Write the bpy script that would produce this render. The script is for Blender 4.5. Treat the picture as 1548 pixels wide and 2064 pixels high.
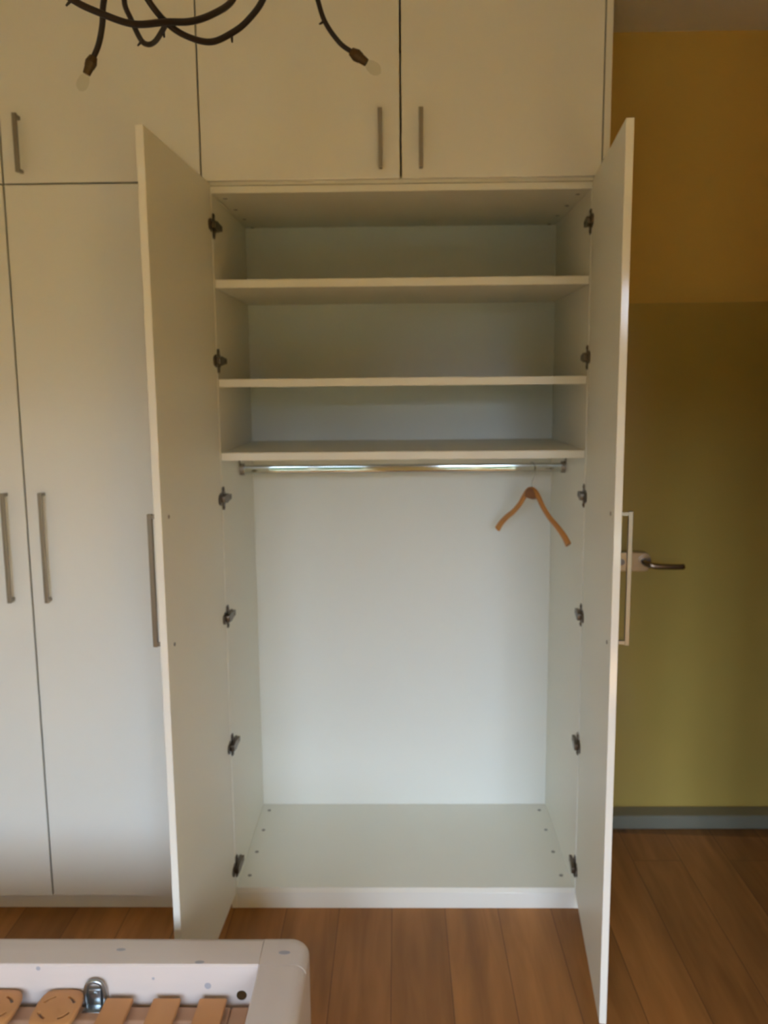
import bpy, bmesh, math, random
from mathutils import Vector, Matrix
random.seed(7)
for o in list(bpy.data.objects): bpy.data.objects.remove(o, do_unlink=True)
scene = bpy.context.scene
COL = scene.collection
pi = math.pi

# ------------------------------------------------------------------ camera
R_ = Vector((0.99983205, 0.0159017, -0.00911103)); U_ = Vector((0.00669183, 0.14604893, 0.98925473)); F_ = Vector((-0.01706149, 0.98914956, -0.14591799))
cam = bpy.data.cameras.new('camera'); camo = bpy.data.objects.new('camera', cam); COL.objects.link(camo)
M = Matrix((( R_.x, U_.x, -F_.x), (R_.y, U_.y, -F_.y), (R_.z, U_.z, -F_.z))).to_4x4()
M.translation = Vector((-0.01287, -2.73732, 1.7739))
camo.matrix_world = M
cam.sensor_fit = 'VERTICAL'; cam.sensor_height = 24.0; cam.sensor_width = 18.0
cam.lens = 1748.07/2064*24.0
cam.clip_start = 0.02
cam.dof.use_dof = True; cam.dof.focus_distance = 0.85
cam.dof.aperture_fstop = (cam.lens/1000)/0.0030
scene.camera = camo

# ------------------------------------------------------------------ daylight
SKY = 21.5; TREES = 0.95; SUN = 89.0
world = bpy.data.worlds.new('world'); scene.world = world; world.use_nodes = True
nt = world.node_tree; nt.nodes.clear()
def wn(t, **k):
    n = nt.nodes.new(t)
    for a, b in k.items(): setattr(n, a, b)
    return n
tc = wn('ShaderNodeTexCoord'); sep = wn('ShaderNodeSeparateXYZ'); nt.links.new(tc.outputs['Generated'], sep.inputs[0])
noi = wn('ShaderNodeTexNoise'); noi.inputs['Scale'].default_value = 9; noi.inputs['Detail'].default_value = 5
nt.links.new(tc.outputs['Generated'], noi.inputs['Vector'])
mad = wn('ShaderNodeMath', operation='MULTIPLY_ADD'); mad.inputs[1].default_value = 0.05; mad.inputs[2].default_value = -0.025
nt.links.new(noi.outputs['Fac'], mad.inputs[0])
add = wn('ShaderNodeMath', operation='ADD'); nt.links.new(sep.outputs['Z'], add.inputs[0]); nt.links.new(mad.outputs[0], add.inputs[1])
sk = wn('ShaderNodeMapRange'); sk.inputs['From Min'].default_value = -0.012; sk.inputs['From Max'].default_value = 0.012
# height of the tree line: dip added so sky reflects in the right door edge
gap = wn('ShaderNodeMapRange', interpolation_type='SMOOTHSTEP'); gap.inputs['From Min'].default_value = 0.06; gap.inputs['From Max'].default_value = 0.03; gap.inputs['To Min'].default_value = 0.120; gap.inputs['To Max'].default_value = 0.056
ofs = wn('ShaderNodeMath', operation='SUBTRACT'); ofs.inputs[1].default_value = 0.07; nt.links.new(sep.outputs['X'], ofs.inputs[0])
ab = wn('ShaderNodeMath', operation='ABSOLUTE'); nt.links.new(ofs.outputs[0], ab.inputs[0]); nt.links.new(ab.outputs[0], gap.inputs['Value'])
dif = wn('ShaderNodeMath', operation='SUBTRACT'); nt.links.new(add.outputs[0], dif.inputs[0]); nt.links.new(gap.outputs[0], dif.inputs[1])
nt.links.new(dif.outputs[0], sk.inputs['Value'])
leaf = wn('ShaderNodeMix', data_type='RGBA'); leaf.inputs[6].default_value = (0.12*TREES, 0.15*TREES, 0.06*TREES, 1); leaf.inputs[7].default_value = (0.44*TREES, 0.64*TREES, 0.40*TREES, 1)
nt.links.new(noi.outputs['Fac'], leaf.inputs[0])
sky = wn('ShaderNodeMix', data_type='RGBA'); nt.links.new(sk.outputs[0], sky.inputs[0]); nt.links.new(leaf.outputs[2], sky.inputs[6])
sky.inputs[7].default_value = (0.84*SKY, 1.0*SKY, 1.30*SKY, 1)
bg = wn('ShaderNodeBackground'); nt.links.new(sky.outputs[2], bg.inputs['Color']); out = wn('ShaderNodeOutputWorld'); nt.links.new(bg.outputs[0], out.inputs[0])

sl = bpy.data.lights.new('sun', 'SUN'); sl.energy = SUN; sl.color = (.84, 1.0, .86); sl.angle = math.radians(1.2)
so = bpy.data.objects.new('sun', sl); COL.objects.link(so); so.location = (0, -8, 9)
so.rotation_euler = Vector((0.10, 0.50, -0.86)).to_track_quat('-Z', 'Y').to_euler()
# window openings in the front wall (behind the camera): x0, x1, z0, z1
YW = -4.60
WINS = [(-1.34, -0.28, 0.62, 2.47), (0.34, 1.10, 0.62, 2.47)]
for i, (x0, x1, z0, z1) in enumerate(WINS):
    l = bpy.data.lights.new('window_portal', 'AREA'); l.shape = 'RECTANGLE'; l.size = x1-x0; l.size_y = z1-z0
    l.cycles.is_portal = True
    lo = bpy.data.objects.new('window_portal', l); COL.objects.link(lo)
    lo.location = ((x0+x1)/2, YW-0.16, (z0+z1)/2); lo.rotation_euler = (pi/2, 0, 0)   # -Z of the lamp points to +Y
scene.view_settings.view_transform = 'Standard'; scene.view_settings.look = 'None'
scene.view_settings.gamma = 1.0; scene.view_settings.use_curve_mapping = False
scene.view_settings.exposure = 0.0

# ------------------------------------------------------------------ materials
def mat(name, col=(.8,.8,.8), rough=.5, metal=0.0, coat=0.0, spec=0.5):
    m = bpy.data.materials.new(name); m.use_nodes = True
    b = m.node_tree.nodes['Principled BSDF']
    b.inputs['Base Color'].default_value = (*col, 1); b.inputs['Roughness'].default_value = rough
    b.inputs['Metallic'].default_value = metal; b.inputs['Coat Weight'].default_value = coat
    b.inputs['Specular IOR Level'].default_value = spec
    return m
def nd(m, t, **k):
    n = m.node_tree.nodes.new(t)
    for a, b in k.items(): setattr(n, a, b)
    return n
def lk(m, a, b): m.node_tree.links.new(a, b)
def speckle(m, c, amt=.05, scale=3.0, bump=0.0, bscale=200):
    """slight procedural mottling of colour and optional fine bump"""
    b = m.node_tree.nodes['Principled BSDF']
    t = nd(m, 'ShaderNodeTexCoord'); n = nd(m, 'ShaderNodeTexNoise'); n.inputs['Scale'].default_value = scale; n.inputs['Detail'].default_value = 4
    lk(m, t.outputs['Object'], n.inputs['Vector'])
    x = nd(m, 'ShaderNodeMix', data_type='RGBA'); lk(m, n.outputs['Fac'], x.inputs[0])
    x.inputs[6].default_value = (*[v*(1-amt) for v in c], 1); x.inputs[7].default_value = (*[min(1, v*(1+amt)) for v in c], 1)
    lk(m, x.outputs[2], b.inputs['Base Color'])
    if bump:
        n2 = nd(m, 'ShaderNodeTexNoise'); n2.inputs['Scale'].default_value = bscale; lk(m, t.outputs['Object'], n2.inputs['Vector'])
        bp = nd(m, 'ShaderNodeBump'); bp.inputs['Strength'].default_value = bump; bp.inputs['Distance'].default_value = .002
        lk(m, n2.outputs['Fac'], bp.inputs['Height']); lk(m, bp.outputs[0], b.inputs['Normal'])
    return m
LACQ = speckle(mat('white_gloss_lacquer', rough=.10), (.84, .83, .75), .012, 2)
MELA = speckle(mat('white_melamine', rough=.42), (.85, .83, .72), .012, 2)
BACKP = speckle(mat('white_back_board', rough=.38), (.85, .86, .79), .01, 2)
NICKEL = mat('brushed_nickel', (.29, .265, .22), .34, 1.0)
HINGE = mat('hinge_steel', (.15, .12, .09), .32, 1.0)
CHROME = mat('chrome', (.50, .53, .51), .07, 1.0)
STEEL = mat('satin_steel', (.36, .32, .285), .24, 1.0)
DARK = mat('dark_recess', (.05, .045, .04), .6)
CAP = mat('fitting_grey', (.30, .28, .25), .5)
WALLM = speckle(mat('ochre_wall_paint', rough=.75), (.82, .54, .13), .05, 2, .15, 120)
CREAM = speckle(mat('cream_wall_paint', rough=.8), (.80, .74, .58), .03, 2)
TAUPE = speckle(mat('taupe_wall_paint', rough=.8), (.40, .35, .25), .03, 2)
CEILM = speckle(mat('white_ceiling_paint', rough=.9), (.88, .85, .80), .02, 2)
TRIMW = mat('white_trim', (.80, .80, .76), .4)
TRIMG = mat('shade_greyed_trim', (.33, .30, .23), .6)  # white baseboard behind the glass, its shade put into a grey colour
IRON = mat('black_brown_iron', (.012, .006, .006), .5, .0)
SOCK = mat('aged_brass', (.085, .05, .018), .45, .5)
def wood(name, c0, c1, axis='Y', rough=.45, scale=14, knots=None):
    m = mat(name, c0, rough); b = m.node_tree.nodes['Principled BSDF']
    t = nd(m, 'ShaderNodeTexCoord'); mp = nd(m, 'ShaderNodeMapping')
    s = {'X': (.08, 1, 1), 'Y': (1, .08, 1), 'Z': (1, 1, .08)}[axis]
    mp.inputs['Scale'].default_value = s; lk(m, t.outputs['Object'], mp.inputs['Vector'])
    n = nd(m, 'ShaderNodeTexNoise'); n.inputs['Scale'].default_value = scale; n.inputs['Detail'].default_value = 6; n.inputs['Distortion'].default_value = .6
    lk(m, mp.outputs[0], n.inputs['Vector'])
    x = nd(m, 'ShaderNodeMix', data_type='RGBA'); x.inputs[6].default_value = (*c0, 1); x.inputs[7].default_value = (*c1, 1)
    lk(m, n.outputs['Fac'], x.inputs[0]); last = x.outputs[2]
    if knots:
        v = nd(m, 'ShaderNodeTexVoronoi'); v.inputs['Scale'].default_value = knots[1]; lk(m, t.outputs['Object'], v.inputs['Vector'])
        mr = nd(m, 'ShaderNodeMapRange'); mr.inputs['From Min'].default_value = .06; mr.inputs['From Max'].default_value = .11
        mr.inputs['To Min'].default_value = 1; mr.inputs['To Max'].default_value = 0; lk(m, v.outputs['Distance'], mr.inputs['Value'])
        y = nd(m, 'ShaderNodeMix', data_type='RGBA'); lk(m, mr.outputs[0], y.inputs[0]); lk(m, last, y.inputs[6]); y.inputs[7].default_value = (*knots[0], 1)
        last = y.outputs[2]
    lk(m, last, b.inputs['Base Color'])
    return m
BEECH = wood('beech_hanger_wood', (.50, .20, .045), (.62, .28, .07), 'X', .38, 30)
BEECHD = wood('beech_end_grain', (.24, .09, .03), (.30, .12, .04), 'X', .5, 40)
SLATM = wood('slat_plywood', (.50, .23, .075), (.62, .31, .12), 'Y', .5, 12)
RAILM = wood('slat_frame_wood', (.42, .22, .12), (.52, .30, .17), 'X', .55, 12)
BEDM = wood('whitewashed_pine', (.62, .54, .48), (.74, .66, .61), 'X', .42, 10)
BEDY = wood('whitewashed_pine_side', (.62, .54, .48), (.74, .66, .61), 'Y', .42, 10)
KNOT = mat('pine_knot', (.40, .39, .42), .5)

def floor_mat():
    m = mat('oak_planks', rough=.48, spec=.3); b = m.node_tree.nodes['Principled BSDF']
    t = nd(m, 'ShaderNodeTexCoord'); mp = nd(m, 'ShaderNodeMapping'); mp.inputs['Rotation'].default_value = (0, 0, pi/2); mp.inputs['Location'].default_value = (0.3, 0.045, 0)
    lk(m, t.outputs['Object'], mp.inputs['Vector'])
    br = nd(m, 'ShaderNodeTexBrick'); br.inputs['Scale'].default_value = 1.0; br.inputs['Brick Width'].default_value = 2.1; br.inputs['Row Height'].default_value = .18
    br.inputs['Mortar Size'].default_value = .0012; br.inputs['Mortar Smooth'].default_value = .3; br.offset = .37; br.inputs['Bias'].default_value = 0
    br.inputs['Color1'].default_value = (.0, .0, .0, 1); br.inputs['Color2'].default_value = (1, 1, 1, 1); br.inputs['Mortar'].default_value = (0.3, 0.3, 0.3, 1)
    lk(m, mp.outputs[0], br.inputs['Vector'])
    # grain, shifted per plank
    sh = nd(m, 'ShaderNodeVectorMath', operation='MULTIPLY_ADD'); sh.inputs[1].default_value = (7, 31, 3)
    lk(m, br.outputs['Color'], sh.inputs[0]); lk(m, t.outputs['Object'], sh.inputs[2])
    g = nd(m, 'ShaderNodeMapping'); g.inputs['Scale'].default_value = (1, .10, 1); lk(m, sh.outputs[0], g.inputs['Vector'])
    n = nd(m, 'ShaderNodeTexNoise'); n.inputs['Scale'].default_value = 22; n.inputs['Detail'].default_value = 7; n.inputs['Distortion'].default_value = 1.2; lk(m, g.outputs[0], n.inputs['Vector'])
    w = nd(m, 'ShaderNodeTexNoise'); w.inputs['Scale'].default_value = 4.5; w.inputs['Detail'].default_value = 3; w.inputs['Distortion'].default_value = 2.0; lk(m, g.outputs[0], w.inputs['Vector'])
    c = nd(m, 'ShaderNodeMix', data_type='RGBA'); c.inputs[6].default_value = (.27, .108, .026, 1); c.inputs[7].default_value = (.50, .22, .062, 1); lk(m, n.outputs['Fac'], c.inputs[0])
    d = nd(m, 'ShaderNodeMix', data_type='RGBA', blend_type='MULTIPLY'); d.inputs[0].default_value = 1
    rr = nd(m, 'ShaderNodeMapRange'); rr.inputs['From Min'].default_value = .3; rr.inputs['From Max'].default_value = .7; rr.inputs['To Min'].default_value = .70; rr.inputs['To Max'].default_value = 1.12; lk(m, w.outputs['Fac'], rr.inputs['Value'])
    lk(m, c.outputs[2], d.inputs[6]); lk(m, rr.outputs[0], d.inputs[7])
    e = nd(m, 'ShaderNodeMix', data_type='RGBA', blend_type='MULTIPLY'); e.inputs[0].default_value = 1
    r2 = nd(m, 'ShaderNodeMapRange'); r2.inputs['To Min'].default_value = .86; r2.inputs['To Max'].default_value = 1.10; lk(m, br.outputs['Color'], r2.inputs['Value'])
    lk(m, d.outputs[2], e.inputs[6]); lk(m, r2.outputs[0], e.inputs[7])
    # knots
    kv = nd(m, 'ShaderNodeMapping'); kv.inputs['Scale'].default_value = (1, .45, 1); lk(m, t.outputs['Object'], kv.inputs['Vector'])
    v = nd(m, 'ShaderNodeTexVoronoi'); v.inputs['Scale'].default_value = 3.3; lk(m, kv.outputs[0], v.inputs['Vector'])
    k = nd(m, 'ShaderNodeMapRange'); k.inputs['From Min'].default_value = .015; k.inputs['From Max'].default_value = .07; k.inputs['To Min'].default_value = .85; k.inputs['To Max'].default_value = 0; lk(m, v.outputs['Distance'], k.inputs['Value'])
    f = nd(m, 'ShaderNodeMix', data_type='RGBA'); lk(m, k.outputs[0], f.inputs[0]); lk(m, e.outputs[2], f.inputs[6]); f.inputs[7].default_value = (.09, .035, .015, 1)
    h = nd(m, 'ShaderNodeMix', data_type='RGBA'); lk(m, br.outputs['Fac'], h.inputs[0]); lk(m, f.outputs[2], h.inputs[6]); h.inputs[7].default_value = (.10, .045, .02, 1)
    lk(m, h.outputs[2], b.inputs['Base Color'])
    return m
FLOORM = floor_mat()
def glass_mat(name, tint, refl_ior=1.5, rough=0.0):
    m = bpy.data.materials.new(name); m.use_nodes = True; N = m.node_tree; N.nodes.clear()
    o = N.nodes.new('ShaderNodeOutputMaterial'); mx = N.nodes.new('ShaderNodeMixShader'); f = N.nodes.new('ShaderNodeFresnel'); f.inputs[0].default_value = refl_ior
    t = N.nodes.new('ShaderNodeBsdfTransparent'); t.inputs[0].default_value = (*tint, 1); g = N.nodes.new('ShaderNodeBsdfGlossy'); g.inputs['Roughness'].default_value = rough
    ge = N.nodes.new('ShaderNodeNewGeometry'); iv = N.nodes.new('ShaderNodeMath'); iv.operation = 'SUBTRACT'; iv.inputs[0].default_value = 1; N.links.new(ge.outputs['Backfacing'], iv.inputs[1])
    mu = N.nodes.new('ShaderNodeMath'); mu.operation = 'MULTIPLY'; N.links.new(f.outputs[0], mu.inputs[0]); N.links.new(iv.outputs[0], mu.inputs[1]); N.links.new(mu.outputs[0], mx.inputs[0])   # reflect off the outer faces only
    N.links.new(t.outputs[0], mx.inputs[1]); N.links.new(g.outputs[0], mx.inputs[2]); N.links.new(mx.outputs[0], o.inputs[0])
    return m
GLASS = glass_mat('door_glass', (.88, .905, .90), 1.65, .14)
WGLASS = glass_mat('window_glass', (.96, .97, .96))
BULB = glass_mat('clear_bulb_glass', (.93, .93, .90), 1.25, .12)

# ------------------------------------------------------------------ helpers
def link(name, me, m=None, parent=None, loc=None):
    o = bpy.data.objects.new(name, me); COL.objects.link(o)
    if m is not None and me is not None:
        for x in (m if isinstance(m, (list, tuple)) else [m]): me.materials.append(x)
    if parent is not None: o.parent = parent
    if loc is not None: o.location = loc
    return o
def empty(name, loc, label=None, cat=None, group=None, rz=0, kind=None, parent=None):
    o = bpy.data.objects.new(name, None); COL.objects.link(o); o.location = loc; o.rotation_euler = (0, 0, rz); o.empty_display_size = .1
    if parent is not None: o.parent = parent
    tag(o, label, cat, group, kind); return o
def tag(o, label=None, cat=None, group=None, kind=None):
    if label: o['label'] = label
    if cat: o['category'] = cat
    if group: o['group'] = group
    if kind: o['kind'] = kind
    return o
def addbox(bm, a, b, bevel=0, seg=2, mi=0):
    """axis-aligned box from corner a to corner b, all edges bevelled"""
    lo = [min(a[i], b[i]) for i in range(3)]; hi = [max(a[i], b[i]) for i in range(3)]
    t = bmesh.new(); bmesh.ops.create_cube(t, size=1)
    for v in t.verts: v.co = Vector([(lo[i]+hi[i])/2 + v.co[i]*(hi[i]-lo[i]) for i in range(3)])
    if bevel: bmesh.ops.bevel(t, geom=t.edges[:], offset=bevel, segments=seg, affect='EDGES', profile=.5)
    merge(bm, t, mi)
def merge(bm, t, mi=0):
    for f in t.faces: f.material_index = mi
    me = bpy.data.meshes.new('tmp'); t.to_mesh(me); t.free(); bm.from_mesh(me); bpy.data.meshes.remove(me)
def addcyl(bm, a, b, r1, r2=None, seg=20, mi=0, bevel=0):
    a = Vector(a); b = Vector(b); r2 = r1 if r2 is None else r2; d = b-a
    t = bmesh.new(); bmesh.ops.create_cone(t, cap_ends=True, segments=seg, radius1=r1, radius2=r2, depth=d.length)
    if bevel: bmesh.ops.bevel(t, geom=[e for e in t.edges if any(len(f.verts) > 4 for f in e.link_faces)], offset=bevel, segments=2, affect='EDGES')
    mx = Matrix.Translation((a+b)/2) @ d.to_track_quat('Z', 'Y').to_matrix().to_4x4()
    bmesh.ops.transform(t, matrix=mx, verts=t.verts[:]); merge(bm, t, mi)
def addsph(bm, c, r, mi=0, seg=16, sc=(1,1,1)):
    t = bmesh.new(); bmesh.ops.create_uvsphere(t, u_segments=seg, v_segments=max(6, seg//2), radius=r)
    for v in t.verts: v.co = Vector((v.co.x*sc[0], v.co.y*sc[1], v.co.z*sc[2])) + Vector(c)
    merge(bm, t, mi)
def catmull(pts, n=8):
    P = [Vector(p) for p in pts]; P = [2*P[0]-P[1]] + P + [2*P[-1]-P[-2]]; o = []
    for i in range(1, len(P)-2):
        for k in range(n):
            t = k/n; a, b, c, d = P[i-1], P[i], P[i+1], P[i+2]
            o.append(.5*((2*b) + (c-a)*t + (2*a-5*b+4*c-d)*t*t + (3*b-a-3*c+d)*t**3))
    o.append(P[-2]); return o
def addtube(bm, pts, rad, seg=10, n=8, mi=0, smooth=True, squash=None):
    """tube along pts; rad = number or function of 0..1; squash=(axis vector, factor) flattens the section along that axis"""
    Q = catmull(pts, n) if smooth else [Vector(p) for p in pts]
    rings = []; up = None
    for i, q in enumerate(Q):
        d = (Q[min(i+1, len(Q)-1)] - Q[max(i-1, 0)]).normalized()
        if up is None: up = Vector((0, 0, 1)) if abs(d.z) < .9 else Vector((1, 0, 0))
        s = d.cross(up).normalized(); u2 = s.cross(d).normalized(); up = u2
        r = rad(i/(len(Q)-1)) if callable(rad) else rad
        ring = []
        for k in range(seg):
            a = 2*pi*k/seg; off = s*math.cos(a)*r + u2*math.sin(a)*r
            if squash: ax = Vector(squash[0]); off -= ax*off.dot(ax)*(1-squash[1])
            ring.append(bm.verts.new(q+off))
        rings.append(ring)
    fs = []
    for A, B in zip(rings, rings[1:]):
        for k in range(seg): fs.append(bm.faces.new((A[k], A[(k+1) % seg], B[(k+1) % seg], B[k])))
    fs.append(bm.faces.new(rings[0][::-1])); fs.append(bm.faces.new(rings[-1]))
    for f in fs: f.material_index = mi
def addprism(bm, poly, axis, lo, hi, mi=0):
    """extrude a 2-D polygon along axis. axis X: poly=(y,z); Y: (x,z); Z: (x,y)"""
    def P(p, t): return {'X': (t, p[0], p[1]), 'Y': (p[0], t, p[1]), 'Z': (p[0], p[1], t)}[axis]
    A = [bm.verts.new(P(p, lo)) for p in poly]; B = [bm.verts.new(P(p, hi)) for p in poly]; n = len(poly)
    fs = [bm.faces.new((A[i], A[(i+1) % n], B[(i+1) % n], B[i])) for i in range(n)] + [bm.faces.new(A[::-1]), bm.faces.new(B)]
    for f in fs: f.material_index = mi
def fin(name, bm, m, parent=None, loc=None, smooth=False, ang=40):
    bmesh.ops.recalc_face_normals(bm, faces=bm.faces[:])
    me = bpy.data.meshes.new(name)
    if smooth:
        for f in bm.faces: f.smooth = True
        for e in bm.edges:
            if len(e.link_faces) == 2 and e.calc_face_angle(0) > math.radians(ang): e.smooth = False
    bm.to_mesh(me); bm.free()
    return link(name, me, m, parent, loc)
def box(name, a, b, m, parent=None, bevel=0, seg=2, smooth=False):
    bm = bmesh.new(); addbox(bm, a, b, bevel, seg); return fin(name, bm, m, parent, smooth=smooth)

# ------------------------------------------------------------------ the room
XL, XR, YB, ZC = -2.44, 1.70, 0.612, 3.018
XH = 2.95
def struct(o): o['kind'] = 'structure'; return o
struct(box('floor', (XL-.12, YW-.15, -.10), (XH+.1, YB+.12, 0), FLOORM))
struct(box('ceiling', (XL-.12, YW-.15, ZC), (XH+.1, YB+.12, ZC+.1), CEILM))
struct(box('wall_back', (XL-.12, YB+.001, 0), (XH+.1, YB+.12, ZC), WALLM))
struct(box('wall_left', (XL-.12, YW, 0), (XL, YB, ZC), CREAM))
bm = bmesh.new()                                             # right wall: unseen pier added to shade the niche, then niche with glass-door doorway
DY0, DY1, DZ = -0.50, 0.44, 2.07; XN, YN = 1.11, -0.80
addbox(bm, (XN, YW, 0), (XR+.12, YN, ZC))
addbox(bm, (XR, DY1, 0), (XR+.12, YB, ZC)); addbox(bm, (XR, YN, 0), (XR+.12, DY0, ZC)); addbox(bm, (XR, DY0, DZ), (XR+.12, DY1, ZC))
struct(fin('wall_right', bm, WALLM))
bm = bmesh.new()                                             # the hallway beyond the doorway
addbox(bm, (XH, -1.6, 0), (XH+.1, YB, ZC)); addbox(bm, (XR+.12, -1.7, 0), (XH+.1, -1.6, ZC))
struct(fin('wall_hallway', bm, WALLM))
bm = bmesh.new()
addbox(bm, (XR-.012, DY0-.06, 0), (XR+.132, DY0, DZ+.06), .002); addbox(bm, (XR-.012, DY0, DZ), (XR+.132, DY1, DZ+.06), .002)
struct(fin('trim_doorway', bm, TRIMW))
bm = bmesh.new()                                             # front wall with two window openings
xs = [XL-.12, WINS[0][0], WINS[0][1], WINS[1][0], WINS[1][1], XR+.12]
addbox(bm, (xs[0], YW-.15, 0), (xs[1], YW, ZC)); addbox(bm, (xs[2], YW-.15, 0), (xs[3], YW, ZC)); addbox(bm, (xs[4], YW-.15, 0), (xs[5], YW, ZC))
for x0, x1, z0, z1 in WINS: addbox(bm, (x0, YW-.15, 0), (x1, YW, z0)); addbox(bm, (x0, YW-.15, z1), (x1, YW, ZC))
struct(fin('wall_front', bm, TAUPE))
for i, (x0, x1, z0, z1) in enumerate(WINS):
    w = empty('window_%d' % (i+1), ((x0+x1)/2, YW-.08, z0), kind='structure')
    bm = bmesh.new(); ox = (x0+x1)/2; a, b, H = x0-ox, x1-ox, z1-z0
    for A, B in (((a, -.03, 0), (a+.05, .03, H)), ((b-.05, -.03, 0), (b, .03, H)), ((a+.05, -.03, 0), (b-.05, .03, .05)), ((a+.05, -.03, H-.05), (b-.05, .03, H)), ((-.04, -.03, .05), (.04, .03, H-.05))): addbox(bm, A, B, .003)
    fin('window_frame', bm, TRIMW, w)
    bm = bmesh.new(); addbox(bm, (a+.05, -.003, .05), (-.04, .003, H-.05)); addbox(bm, (.04, -.003, .05), (b-.05, .003, H-.05)); fin('window_pane', bm, WGLASS, w)
    bm = bmesh.new(); addbox(bm, (a-.04, .03, -.03), (b+.04, .20, 0), .004); fin('window_sill', bm, TRIMW, w)
struct(box('baseboard_back', (0.645, YB-.085, 0), (XR, YB, .058), TRIMG, bevel=.008))  # made deep so its grey fills the shaded band seen through the glass
struct(box('baseboard_front', (XL, YW, 0), (XN, YW+.016, .07), TRIMW, bevel=.003))
struct(box('baseboard_left', (XL, YW+.016, 0), (XL+.016, YB, .07), TRIMW, bevel=.003))
struct(box('baseboard_right', (XN-.016, YW+.016, 0), (XN, YN, .07), TRIMW, bevel=.003))

# glass room door standing open along the back wall
dr = empty('door_1', (1.665, 0.434, 0.006), kind='structure', rz=-math.radians(3.4))
bm = bmesh.new(); addbox(bm, (-.885, -.005, .006), (0, .005, 2.047), .0015); fin('glass_panel', bm, GLASS, dr)
for z in (.22, 1.80):
    bm = bmesh.new(); addbox(bm, (-.07, -.012, z), (.006, .012, z+.10), .003); addcyl(bm, (.012, 0, z-.01), (.012, 0, z+.11), .009); fin('door_hinge', bm, STEEL, dr, smooth=True)
mat_grey = mat('grey_plastic', (.22, .23, .23), .4)
ZINC = mat('zinc_steel', (.42, .47, .49), .28, 1.0)
def slot_poly(x0, x1, z0, z1, r, n=8):
    p = []
    for cx, cz, a0 in ((x1-r, z1-r, 0), (x0+.008, z1-.008, pi/2), (x0+.008, z0+.008, pi), (x1-r, z0+r, 1.5*pi)):
        rr = r if cx > x0+.02 else .008
        for k in range(n+1): a = a0+pi/2*k/n; p.append((cx+rr*math.cos(a), cz+rr*math.sin(a)))
    return p
bm = bmesh.new(); addprism(bm, slot_poly(-.889, -.737, 1.066, 1.136, .026), 'Y', -.024, .024)
bmesh.ops.bevel(bm, geom=[e for e in bm.edges if abs(e.verts[0].co.y-e.verts[1].co.y) < 1e-6], offset=.003, segments=2, affect='EDGES')
lock = fin('lock_case', bm, STEEL, dr, smooth=True)
bm = bmesh.new(); addcyl(bm, (-.845, -.030, 1.101), (-.845, -.020, 1.101), .011, bevel=.001); addbox(bm, (-.847, -.0315, 1.094), (-.843, -.0298, 1.108)); fin('lock_cylinder', bm, CAP, lock, smooth=True)
bm = bmesh.new(); addtube(bm, [(-.765, -.022, 1.107), (-.765, -.045, 1.104), (-.752, -.066, 1.099), (-.725, -.070, 1.095), (-.68, -.068, 1.093), (-.64, -.064, 1.092), (-.628, -.058, 1.092)], lambda t: .0105 if t > .06 else .012, 14)
addcyl(bm, (-.765, -.024, 1.107), (-.765, -.031, 1.107), .018, bevel=.001)
fin('door_handle', bm, STEEL, dr, smooth=True)

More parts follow.
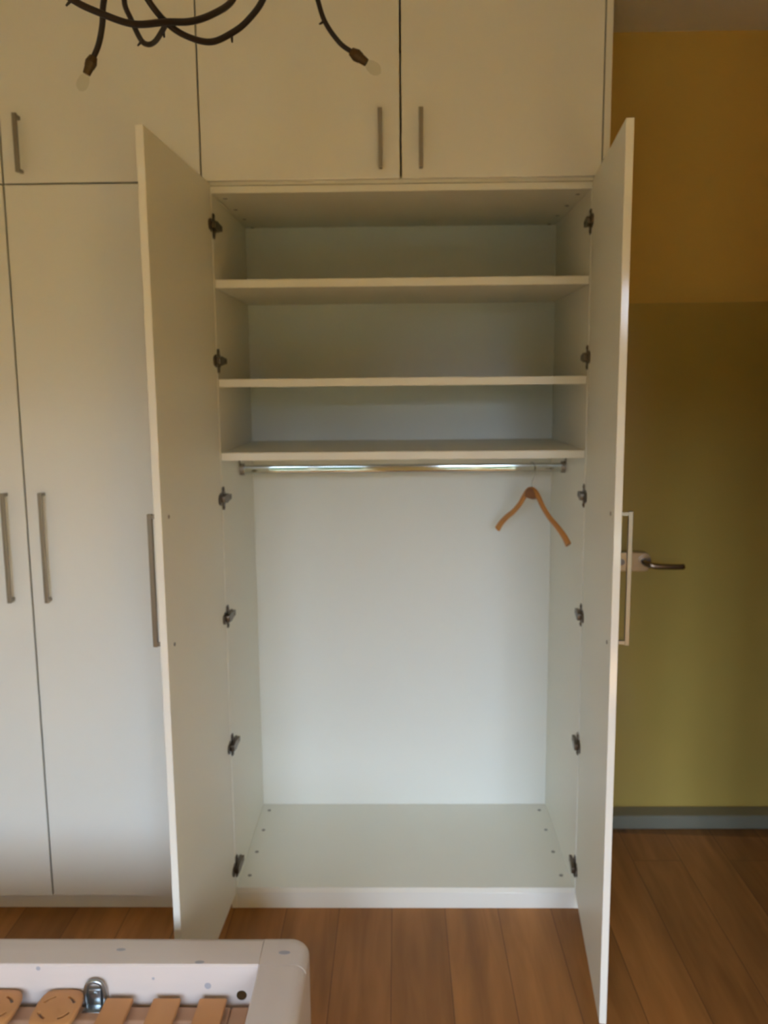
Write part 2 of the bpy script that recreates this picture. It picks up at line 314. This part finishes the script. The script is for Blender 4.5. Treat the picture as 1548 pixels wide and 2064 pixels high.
# ------------------------------------------------------------------ wardrobe
WI = .5753; XO = .597; DEP = .61; T = .019
ZD0, ZD1 = .0598, 2.378
HZ = [2.256, 1.850, 1.417, 1.028, .588, .153]
def handle(door, s, w, z0, z1, screws=True):
    """bar handle on the outer face (local -y); s=+1 door runs to +x from its hinge"""
    x = s*(w-.057)
    bm = bmesh.new()
    addbox(bm, (x-.006, -.055, z0-.007), (x+.006, -.043, z1+.007), .0012)
    for z in (z0, z1): addbox(bm, (x-.005, -.0445, z-.005), (x+.005, -.0185, z+.005), .0008)
    h = fin('handle', bm, NICKEL, door)
    return h
def make_door(parent, name, hx, hy, s, w, z0, z1, hz, rz=0, open_=False):
    """door with its hinge edge at (hx,hy) on the inner face; local x along the width, local -y is outside"""
    bm = bmesh.new()
    addbox(bm, (0.0, -T, 0) if s > 0 else (-w, -T, 0), (w, 0, z1-z0) if s > 0 else (0, 0, z1-z0), .0012, 2)
    for f in bm.faces:
        f.material_index = 1 if f.normal.y > .9 else 0
    d = fin(name, bm, [LACQ, MELA], parent)
    d.location = (hx, hy, z0); d.rotation_euler = (0, 0, rz)
    handle(d, s, w, hz[0]-z0, hz[1]-z0)
    if open_:
        for z in hz:
            bm = bmesh.new(); x = s*(w-.057); addcyl(bm, (x, -.001, z-z0), (x, .0022, z-z0), .0052, seg=16, bevel=.0006); fin('screw', bm, CAP, d, smooth=True)
        for z in HZ:
            z -= z0; bm = bmesh.new()
            # cup and its winged flange on the door
            addcyl(bm, (s*.022, -.002, z), (s*.022, .004, z), .0165, seg=20, bevel=.0008)
            addprism(bm, [(s*.003, z-.020), (s*.012, z-.020), (s*.026, z-.012), (s*.026, z+.012), (s*.012, z+.020), (s*.003, z+.020)], 'Y', 0, .0022)
            # linkage and long arm reaching onto the cabinet side
            addprism(bm, [(s*.016, z-.010), (s*.016, z+.010), (s*-.012, z+.014), (s*-.030, z+.011), (s*-.070, z+.008), (s*-.070, z-.008), (s*-.030, z-.011), (s*-.012, z-.014)], 'Y', .0045, .017)
            addbox(bm, (s*.018, .002, z-.009), (s*.004, .016, z+.009), .001)
            # cross mounting plate on the cabinet side
            addprism(bm, [(s*-.004, z-.010), (s*-.006, z-.036), (s*-.020, z-.038), (s*-.026, z-.022), (s*-.040, z-.012), (s*-.074, z-.009), (s*-.074, z+.009), (s*-.040, z+.012), (s*-.026, z+.022), (s*-.020, z+.038), (s*-.006, z+.036), (s*-.004, z+.010)], 'Y', .0016, .0055)
            for q in (-.029, .029): addcyl(bm, (s*-.013, .0055, z+q), (s*-.013, .0075, z+q), .0045, seg=12)
            addcyl(bm, (s*-.050, .017, z), (s*-.050, .0185, z), .004, seg=12)
            fin('hinge', bm, HINGE, d, smooth=True)
    return d
def fittings(parent, zface, down, spots):
    for x, y in spots:
        bm = bmesh.new(); addcyl(bm, (x, y, zface), (x, y, zface+(-.0014 if down else .0014)), .0068, seg=18, bevel=.0004); addbox(bm, (x-.004, y-.0008, zface), (x+.004, y+.0008, zface+(-.0018 if down else .0018)))
        fin('screw_cap', bm, CAP, parent, smooth=True)
# the open unit
wd = empty('wardrobe', (0, 0, 0), 'tall white double wardrobe unit standing open with three shelves and clothes rail', 'wardrobe')
for s in (-1, 1): box('side_panel', (s*WI, 0, 0), (s*(WI+T), DEP-.014, 2.372), MELA, wd, .0008)
box('back_panel', (-WI-T, DEP-.014, .02), (WI+T, DEP-.006, 2.372), BACKP, wd)
top = box('top_panel', (-WI, 0, 2.351), (WI, DEP-.014, 2.372), MELA, wd, .0008)
bot = box('bottom_panel', (-WI, 0, .057), (WI, DEP-.014, .076), MELA, wd, .0008)
fittings(top, 2.351, True, [(sx*.548, y) for sx in (-1, 1) for y in (.075, .250, .418, .585)])
fittings(bot, .076, False, [(sx*.543, y) for sx in (-1, 1) for y in (.073, .228, .385, .541)])
box('plinth', (-WI, .001, 0), (WI, .018, .0565), LACQ, wd, .0006)
for z in (2.084, 1.781, 1.550):
    sh = box('shelf', (-WI+.001, .002, z-.0125), (WI-.001, DEP-.016, z+.0125), MELA, wd, .001)
bm = bmesh.new()
RY, RZ = .31, 1.4795
ov = [(RY+.0075*math.cos(a), RZ+(.0075 if math.sin(a) > 0 else -.0075)+.0075*math.sin(a)) for a in [2*pi*(k+.5)/28 for k in range(28)]]
addprism(bm, ov, 'X', -WI+.002, WI-.002)
rod = fin('clothes_rail', bm, CHROME, wd, smooth=True)
for s in (-1, 1):
    bm = bmesh.new(); ov2 = [(RY+.0135*math.cos(a), RZ+.0005+.0205*math.sin(a)) for a in [2*pi*k/24 for k in range(24)]]
    addprism(bm, ov2, 'X', s*(WI-.003), s*(WI-.018)); addprism(bm, [(RY-.012, RZ+.01), (RY+.012, RZ+.01), (RY+.012, RZ+.036), (RY-.012, RZ+.036)], 'X', s*(WI-.0005), s*(WI-.005))
    fin('rail_bracket', bm, STEEL, rod, smooth=True)
make_door(wd, 'door', -.5768, -.010, 1, .608, ZD0, ZD1, (1.108, 1.444), -math.radians(92.4), True)
make_door(wd, 'door', .5768, -.010, -1, .606, ZD0, ZD1, (1.108, 1.444), math.radians(84.5), True)

# the closed unit on the left
w2 = empty('wardrobe', (-1.2, 0, 0), 'tall white double wardrobe unit with both gloss doors shut, left of the open unit', 'wardrobe')
bm = bmesh.new(); X0, X1 = -.598, .598
addbox(bm, (X0, 0, 0), (X0+T, DEP, 2.372)); addbox(bm, (X1-T, 0, 0), (X1, DEP, 2.372)); addbox(bm, (X0+T, DEP-.01, .02), (X1-T, DEP, 2.372))
addbox(bm, (X0+T, 0, 2.351), (X1-T, DEP-.01, 2.372)); addbox(bm, (X0+T, 0, .057), (X1-T, DEP-.01, .076))
for z in (.6, 1.2, 1.8): addbox(bm, (X0+T, .01, z), (X1-T, DEP-.01, z+.02))
fin('carcass', bm, MELA, w2)
box('plinth', (X0+T, .004, 0), (X1-T, .018, .0565), LACQ, w2, .0006)
make_door(w2, 'door', -.5975, -.003, 1, .5945, ZD0, ZD1, (1.098, 1.4385))
make_door(w2, 'door', .5975, -.003, -1, .5945, ZD0, ZD1, (1.098, 1.4385))

# the cabinets on top
def top_cabinet(cx, label):
    t = empty('top_cabinet', (cx, 0, 2.374), label, 'cabinet', 'white cabinets on top of the wardrobes')
    bm = bmesh.new(); H = .60
    addbox(bm, (X0, 0, 0), (X0+T, DEP, H)); addbox(bm, (X1-T, 0, 0), (X1, DEP, H)); addbox(bm, (X0+T, DEP-.01, 0), (X1-T, DEP, H))
    addbox(bm, (X0+T, 0, 0), (X1-T, DEP-.01, T)); addbox(bm, (X0+T, 0, H-T), (X1-T, DEP-.01, H))
    fin('carcass', bm, MELA, t)
    z0, z1 = 2.3835-2.374, 2.970-2.374
    for s in (1, -1):
        d = make_door(t, 'door', -.5975*s, -.003, s, .5945, z0, z1, (2.415-2.374, 2.568-2.374))
    return t
top_cabinet(0, 'white two-door cabinet above the open wardrobe, its two handles side by side')
top_cabinet(-1.2, 'white two-door cabinet above the closed wardrobe at left')
struct(box('trim_cornice', (-1.80, -.012, 2.975), (.622, .10, ZC), LACQ))
ep = box('end_panel', (.6015, -.021, 0), (.6215, DEP-.012, 2.974), LACQ, None, .001)
tag(ep, 'narrow white end panel closing the right side of the wardrobe wall', 'panel')

# ------------------------------------------------------------------ coat hanger on the rail
hg = empty('coat_hanger', (.457, RY, RZ+.0165), 'curved wooden coat hanger hanging askew on the clothes rail', 'hanger', rz=-math.radians(59.5))
HZ0 = 1.396 - (RZ+.0165)                       # centre line of the wood at the neck
prof = [(0, .002), (.020, -.003), (.040, -.022), (.065, -.053), (.10, -.084), (.14, -.110), (.175, -.138), (.196, -.162)]
bm = bmesh.new()
pts = [(-x, 0, HZ0+z) for x, z in prof[::-1]] + [(x, 0, HZ0+z) for x, z in prof[1:]]
addtube(bm, pts, lambda t: .0135-.0035*math.sin(pi*min(1, abs(t-.5)*2)), 14, 6, squash=((0, 1, 0), .62))
fin('hanger_arms', bm, BEECH, hg, smooth=True)
bm = bmesh.new(); addprism(bm, [(-.030, HZ0-.022), (-.010, HZ0-.027), (.014, HZ0-.028), (.030, HZ0-.022), (.028, HZ0-.004), (.012, HZ0+.010), (-.012, HZ0+.010), (-.026, HZ0-.003)], 'Y', -.0087, .0087)
bmesh.ops.bevel(bm, geom=bm.edges[:], offset=.0015, segments=2, affect='EDGES'); tag(fin('centre_block', bm, BEECHD, hg, smooth=True), 'darker brown centre piece')
bm = bmesh.new(); cc = (0, 0, -.018)
hk = [(0, 0, HZ0+.008), (0, 0, HZ0+.028), (.010, 0, -.048)] + [(.0200*math.cos(a), 0, -.0195+.0210*math.sin(a)) for a in [math.radians(v) for v in (-50, -20, 10, 40, 70, 100, 130, 160, 190, 212)]]
addtube(bm, hk, .0014, 8, 5); addcyl(bm, (0, 0, HZ0+.008), (0, 0, HZ0+.016), .004)
fin('hook', bm, CHROME, hg, smooth=True)

# ------------------------------------------------------------------ chandelier
CX, CY, CZ = -.370, -.66, 2.795
ch = empty('chandelier', (CX, CY, ZC), 'dark iron chandelier with twig-like curling arms and clear bulbs', 'chandelier')
def L(p): return (p[0]-CX, p[1]-CY, p[2]-ZC)
bm = bmesh.new(); addcyl(bm, (0, 0, -.035), (0, 0, 0), .055, .05, 28, bevel=.004); fin('ceiling_rose', bm, IRON, ch, smooth=True)
bm = bmesh.new(); addcyl(bm, (0, 0, CZ-ZC+.03), (0, 0, -.03), .007); fin('stem', bm, IRON, ch, smooth=True)
bm = bmesh.new(); addsph(bm, (0, 0, CZ-ZC), .036, seg=20, sc=(1, 1, 1.1)); addcyl(bm, (0, 0, CZ-ZC+.02), (0, 0, CZ-ZC+.06), .022, .012); fin('hub', bm, IRON, ch, smooth=True)
hub = (CX, CY, CZ)
def arm(pts, r, spurs=(), bulb=True):
    bm = bmesh.new(); addtube(bm, [L(p) for p in pts], lambda t: r*(1.08-.2*t), 10, 8)
    for a, b in spurs: addcyl(bm, L(a), L(b), .004, .0018, 8)
    a = fin('arm', bm, IRON, ch, smooth=True)
    if bulb:
        e = Vector(L(pts[-1])); d = (e-Vector(L(pts[-2]))).normalized()
        bm = bmesh.new(); addcyl(bm, e-d*.008, e+d*.006, .009, .0135, 16); addcyl(bm, e+d*.006, e+d*.018, .0135, .0115, 16); addcyl(bm, e+d*.018, e+d*.034, .0105, .0085, 16); fin('socket', bm, SOCK, a, smooth=True)
        bm = bmesh.new(); c = e+d*.030
        addtube(bm, [c, c+d*.006, c+d*.014, c+d*.024, c+d*.034, c+d*.040, c+d*.043], lambda t: [.006, .008, .0115, .0135, .0120, .0075, .002][min(6, int(round(t*6)))], 14, 1, smooth=False); fin('bulb', bm, BULB, a, smooth=True)
arm([hub, (-.45, -.66, 2.818), (-.56, -.65, 2.785), (-.64, -.65, 2.71), (-.668, -.65, 2.634), (-.675, -.65, 2.582), (-.686, -.65, 2.54), (-.702, -.65, 2.508)], .0072)
arm([hub, (-.31, -.66, 2.80), (-.24, -.65, 2.745), (-.203, -.65, 2.685), (-.187, -.65, 2.627), (-.171, -.65, 2.58), (-.139, -.65, 2.536), (-.107, -.65, 2.513)], .0060, [((-.171, -.65, 2.583), (-.184, -.655, 2.574))])
arm([hub, (-.345, -.70, 2.72), (-.342, -.74, 2.65), (-.356, -.78, 2.576), (-.383, -.85, 2.522), (-.418, -.90, 2.489), (-.455, -.95, 2.469), (-.504, -1.0, 2.447), (-.551, -1.04, 2.450), (-.595, -1.08, 2.462), (-.64, -1.12, 2.50), (-.665, -1.15, 2.56), (-.672, -1.16, 2.60)], .0068, [((-.59, -1.078, 2.461), (-.602, -1.08, 2.448))])
arm([hub, (-.31, -.68, 2.74), (-.285, -.71, 2.66), (-.296, -.75, 2.588), (-.322, -.79, 2.533), (-.349, -.82, 2.498), (-.388, -.86, 2.465), (-.429, -.90, 2.462), (-.460, -.93, 2.476), (-.486, -.96, 2.505), (-.51, -.985, 2.555), (-.52, -1.0, 2.61), (-.525, -1.005, 2.65)], .0066, [((-.353, -.82, 2.497), (-.352, -.82, 2.478))])
arm([hub, (-.44, -.68, 2.77), (-.53, -.70, 2.72), (-.585, -.72, 2.66), (-.596, -.74, 2.596), (-.577, -.76, 2.548), (-.553, -.78, 2.501), (-.533, -.80, 2.484), (-.513, -.82, 2.482), (-.489, -.86, 2.484), (-.468, -.90, 2.486), (-.458, -.945, 2.474)], .0058, [((-.546, -.79, 2.497), (-.558, -.79, 2.485)), ((-.485, -.86, 2.489), (-.483, -.86, 2.475))], bulb=False)
arm([hub, (-.30, -.62, 2.83), (-.20, -.57, 2.80), (-.12, -.53, 2.75), (-.05, -.50, 2.72), (-.01, -.48, 2.735)], .0060)
arm([hub, (-.43, -.60, 2.82), (-.52, -.54, 2.78), (-.60, -.49, 2.73), (-.68, -.46, 2.72), (-.72, -.45, 2.74)], .0060)
arm([hub, (-.375, -.58, 2.83), (-.38, -.50, 2.80), (-.39, -.44, 2.77), (-.40, -.40, 2.79)], .0060)

# ------------------------------------------------------------------ bed frame
HB = .40; BX = -.242; BI = -.356; BY = -.728; BYI = -.846; BXL = -2.30; BYN = -2.36
bed = empty('bed_frame', (-1.27, -1.54, 0), 'whitewashed wooden bed frame with thick rounded corner, bottom left', 'bed')
def Lb(o): o.location = (-o.parent.location[0], -o.parent.location[1], -o.parent.location[2]); return o
def round_rail(axis, outer, inner, lo, hi, z0=.215, r=.030):
    """rail with a rounded outer top edge"""
    s = 1 if outer > inner else -1; poly = [(inner, z0), (inner, HB-.004), (inner+s*.004, HB)]
    for k in range(9): a = pi/2-(pi/2)*k/8; poly.append((outer-s*r+s*r*math.cos(a), HB-r+r*math.sin(a)))
    poly.append((outer, z0)); bm = bmesh.new(); addprism(bm, poly, axis, lo, hi); return bm
g = .0012
for (ax, ou, inn, lo, hi, m) in (('X', BY, BYI, BXL+.116, BI-g, BEDM), ('X', BYN, BYN+.118, BXL+.116, BI-g, BEDM)):
    Lb(fin('end_rail', round_rail(ax, ou, inn, lo, hi), m, bed, smooth=True))
for (ax, ou, inn) in (('Y', BX, BI), ('Y', BXL, BXL+.114)):
    Lb(fin('side_rail', round_rail(ax, ou, inn, BYN+.1192, BYI-g), BEDY, bed, smooth=True))
def corner(sx, sy, x, y):
    """square post with its outer vertical edge and outer top edges rounded; (x,y) is the outer corner"""
    t = bmesh.new(); w, d, R, r = .114, .118, .048, .028; rings = []
    for z, ins in [(0, 0)] + [(HB-r+r*math.sin(q), r*(1-math.cos(q))) for q in [pi/2*k/7 for k in range(8)]]:
        xo, yo, rr = x-sx*ins, y-sy*ins, R-ins*.8
        P = [(x-sx*w, y-sy*d), (xo, y-sy*d)] + [(xo-sx*rr+sx*rr*math.cos(q), yo-sy*rr+sy*rr*math.sin(q)) for q in [pi/2*k/8 for k in range(9)]] + [(x-sx*w, yo)]
        rings.append([t.verts.new((a, b, z)) for a, b in P])
    for A, B in zip(rings, rings[1:]):
        for i in range(len(A)): t.faces.new((A[i], A[(i+1) % len(A)], B[(i+1) % len(A)], B[i]))
    t.faces.new(rings[0][::-1]); t.faces.new(rings[-1])
    Lb(fin('corner_post', t, BEDY, bed, smooth=True))
corner(1, 1, BX, BY); corner(-1, 1, BXL, BY); corner(1, -1, BX, BYN); corner(-1, -1, BXL, BYN)
def knot(x, y, z, nrm, r=.008):
    bm = bmesh.new(); n = Vector(nrm); c = Vector((x, y, z)); addcyl(bm, c-n*.002, c+n*.0004, r, r*.9, 14)
    if nrm[2]: bmesh.ops.scale(bm, vec=(1.6, .8, 1), space=Matrix.Translation(-c), verts=bm.verts[:])
    Lb(fin('wood_knot', bm, KNOT, bed, smooth=True))
knot(-.705, -.79, HB, (0, 0, 1), .008); knot(-.50, -.836, HB, (0, 0, 1), .008); knot(-.30, -.80, HB, (0, 0, 1), .010)
knot(-.888, BYI, .39, (0, -1, 0), .006); knot(-.611, BYI, .364, (0, -1, 0), .004); knot(-.48, BYI, .345, (0, -1, 0), .009)
bm = bmesh.new(); c = Vector((-.399, BYI, .321)); addcyl(bm, c, c+Vector((0, -.003, 0)), .0125, .0118, 20, bevel=.0008); addcyl(bm, c+Vector((0, -.003, 0)), c+Vector((0, -.0045, 0)), .0075, .0065, 16)
tag(Lb(fin('bed_bolt', bm, SOCK, bed, smooth=True)), 'dark round bolt head')
for ya, yb in ((BYI-.028, BYI-.0005), (BYN+.1185, BYN+.146)): Lb(box('support_ledge', (BXL+.15, ya, .225), (BI-.0005, yb, .262), BEDM, bed, .002))

# slatted base lying in the frame
sb = empty('slatted_base', (-1.27, -1.54, .262), 'slatted bed base of brown plywood slats and spring plates inside the white frame', 'bed base')
ZS = .330
def Ls(o): o.location = (1.27, 1.54, -.262); return o
for y0, y1 in ((-.918, -.868), (-2.20, -2.16)): Ls(box('base_rail', (BXL+.16, y0, .263), (BI-.064, y1, .308), RAILM, sb, .006, 3))
for x0, x1 in ((BI-.064, BI-.020), (BXL+.12, BXL+.16)): Ls(box('base_rail', (x0, -2.2, .263), (x1, -.868, .308), RAILM, sb, .006, 3))
xs_s = [-.4625, -.5725, -.686] + [-1.25-.112*k for k in range(8)]
for x in xs_s:
    bm = bmesh.new(); w = .033
    n = 10; yA, yB = -.868, -2.225
    prev = None; vt = []
    for k in range(n+1):
        y = yA+(yB-yA)*k/n; zb = ZS-.009+.012*math.sin(pi*k/n)
        vt.append([bm.verts.new((x+sx*w, y, zb+dz)) for sx, dz in ((-1, 0), (1, 0), (1, .009), (-1, .009))])
    for A, B in zip(vt, vt[1:]):
        for i in range(4): bm.faces.new((A[i], A[(i+1) % 4], B[(i+1) % 4], B[i]))
    bm.faces.new(vt[0][::-1]); bm.faces.new(vt[-1])
    bmesh.ops.recalc_face_normals(bm, faces=bm.faces[:])
    bmesh.ops.bevel(bm, geom=[e for e in bm.edges if e.calc_face_angle(0) > .8], offset=.002, segments=2, affect='EDGES')
    Ls(fin('slat', bm, SLATM, sb, smooth=True))
    for yy in (-.905, -2.18):
        Ls(box('slat_holder', (x-.026, yy-.016, .306), (x+.026, yy+.016, ZS-.0075), mat_grey, sb, .003))
def spring_plate(cx, cy):
    """square plate, rounded corners, four curved slots around its centre"""
    bm = bmesh.new(); hw, hd = .052, .063; N = 48; rings = []
    def rim(a):
        ca, sa = math.cos(a), math.sin(a); p = 3.6
        k = (abs(ca/hw)**p+abs(sa/hd)**p)**(-1/p); return k
    for ri in range(6):
        ring = []
        for k in range(N):
            a = 2*pi*k/N; R0 = rim(a); rr = [.012, .035, .042, .046, R0-.003, R0][ri]
            ring.append(bm.verts.new((cx+rr*math.cos(a), cy+rr*math.sin(a), ZS+.012-(.003 if ri == 5 else 0))))
        rings.append(ring)
    c = bm.verts.new((cx, cy, ZS+.012))
    for k in range(N): bm.faces.new((c, rings[0][k], rings[0][(k+1) % N]))
    for ri in range(5):
        for k in range(N):
            if ri == 1 and (k % 12) in (3, 4, 5, 6, 7, 8): continue
            bm.faces.new((rings[ri][k], rings[ri][(k+1) % N], rings[ri+1][(k+1) % N], rings[ri+1][k]))
    r = bmesh.ops.extrude_face_region(bm, geom=bm.faces[:])
    for v in r['geom']:
        if isinstance(v, bmesh.types.BMVert): v.co.z -= .007
    Ls(fin('spring_plate', bm, SLATM, sb, smooth=True, ang=50))
    bm = bmesh.new(); addcyl(bm, (cx, cy, .306), (cx, cy, ZS+.006), .022, .026, 20); addbox(bm, (cx-.02, cy-.045, ZS-.012), (cx+.045, cy-.03, ZS+.004), .003); Ls(fin('plate_spring', bm, mat_grey, sb, smooth=True))
for px_ in (-.819, -.966, -1.113):
    for k in range(4): spring_plate(px_, -.916-.150*k)
for k in range(1, 4): Ls(box('base_rail', (BXL+.16, -.916-.150*k-.018, .263), (BI-.068, -.916-.150*k+.018, .306), RAILM, sb, .004))
bm = bmesh.new()                                        # steel hoop between spring plates and slats
hx, hy = -.748, -.862
addtube(bm, [(hx-.021, hy, .300), (hx-.022, hy, .335), (hx-.018, hy, .358), (hx-.008, hy, .367), (hx+.008, hy, .367), (hx+.018, hy, .358), (hx+.022, hy, .335), (hx+.021, hy, .300)], .0055, 10, 6)
addbox(bm, (hx-.016, hy-.004, .300), (hx+.016, hy+.003, .350), .004); addbox(bm, (hx-.024, hy-.03, .300), (hx+.024, hy+.006, .309), .002)
addcyl(bm, (hx, hy-.009, .335), (hx, hy-.003, .335), .007, seg=14)
tag(Ls(fin('steel_bracket', bm, ZINC, sb, smooth=True)), 'shiny steel hoop bracket')
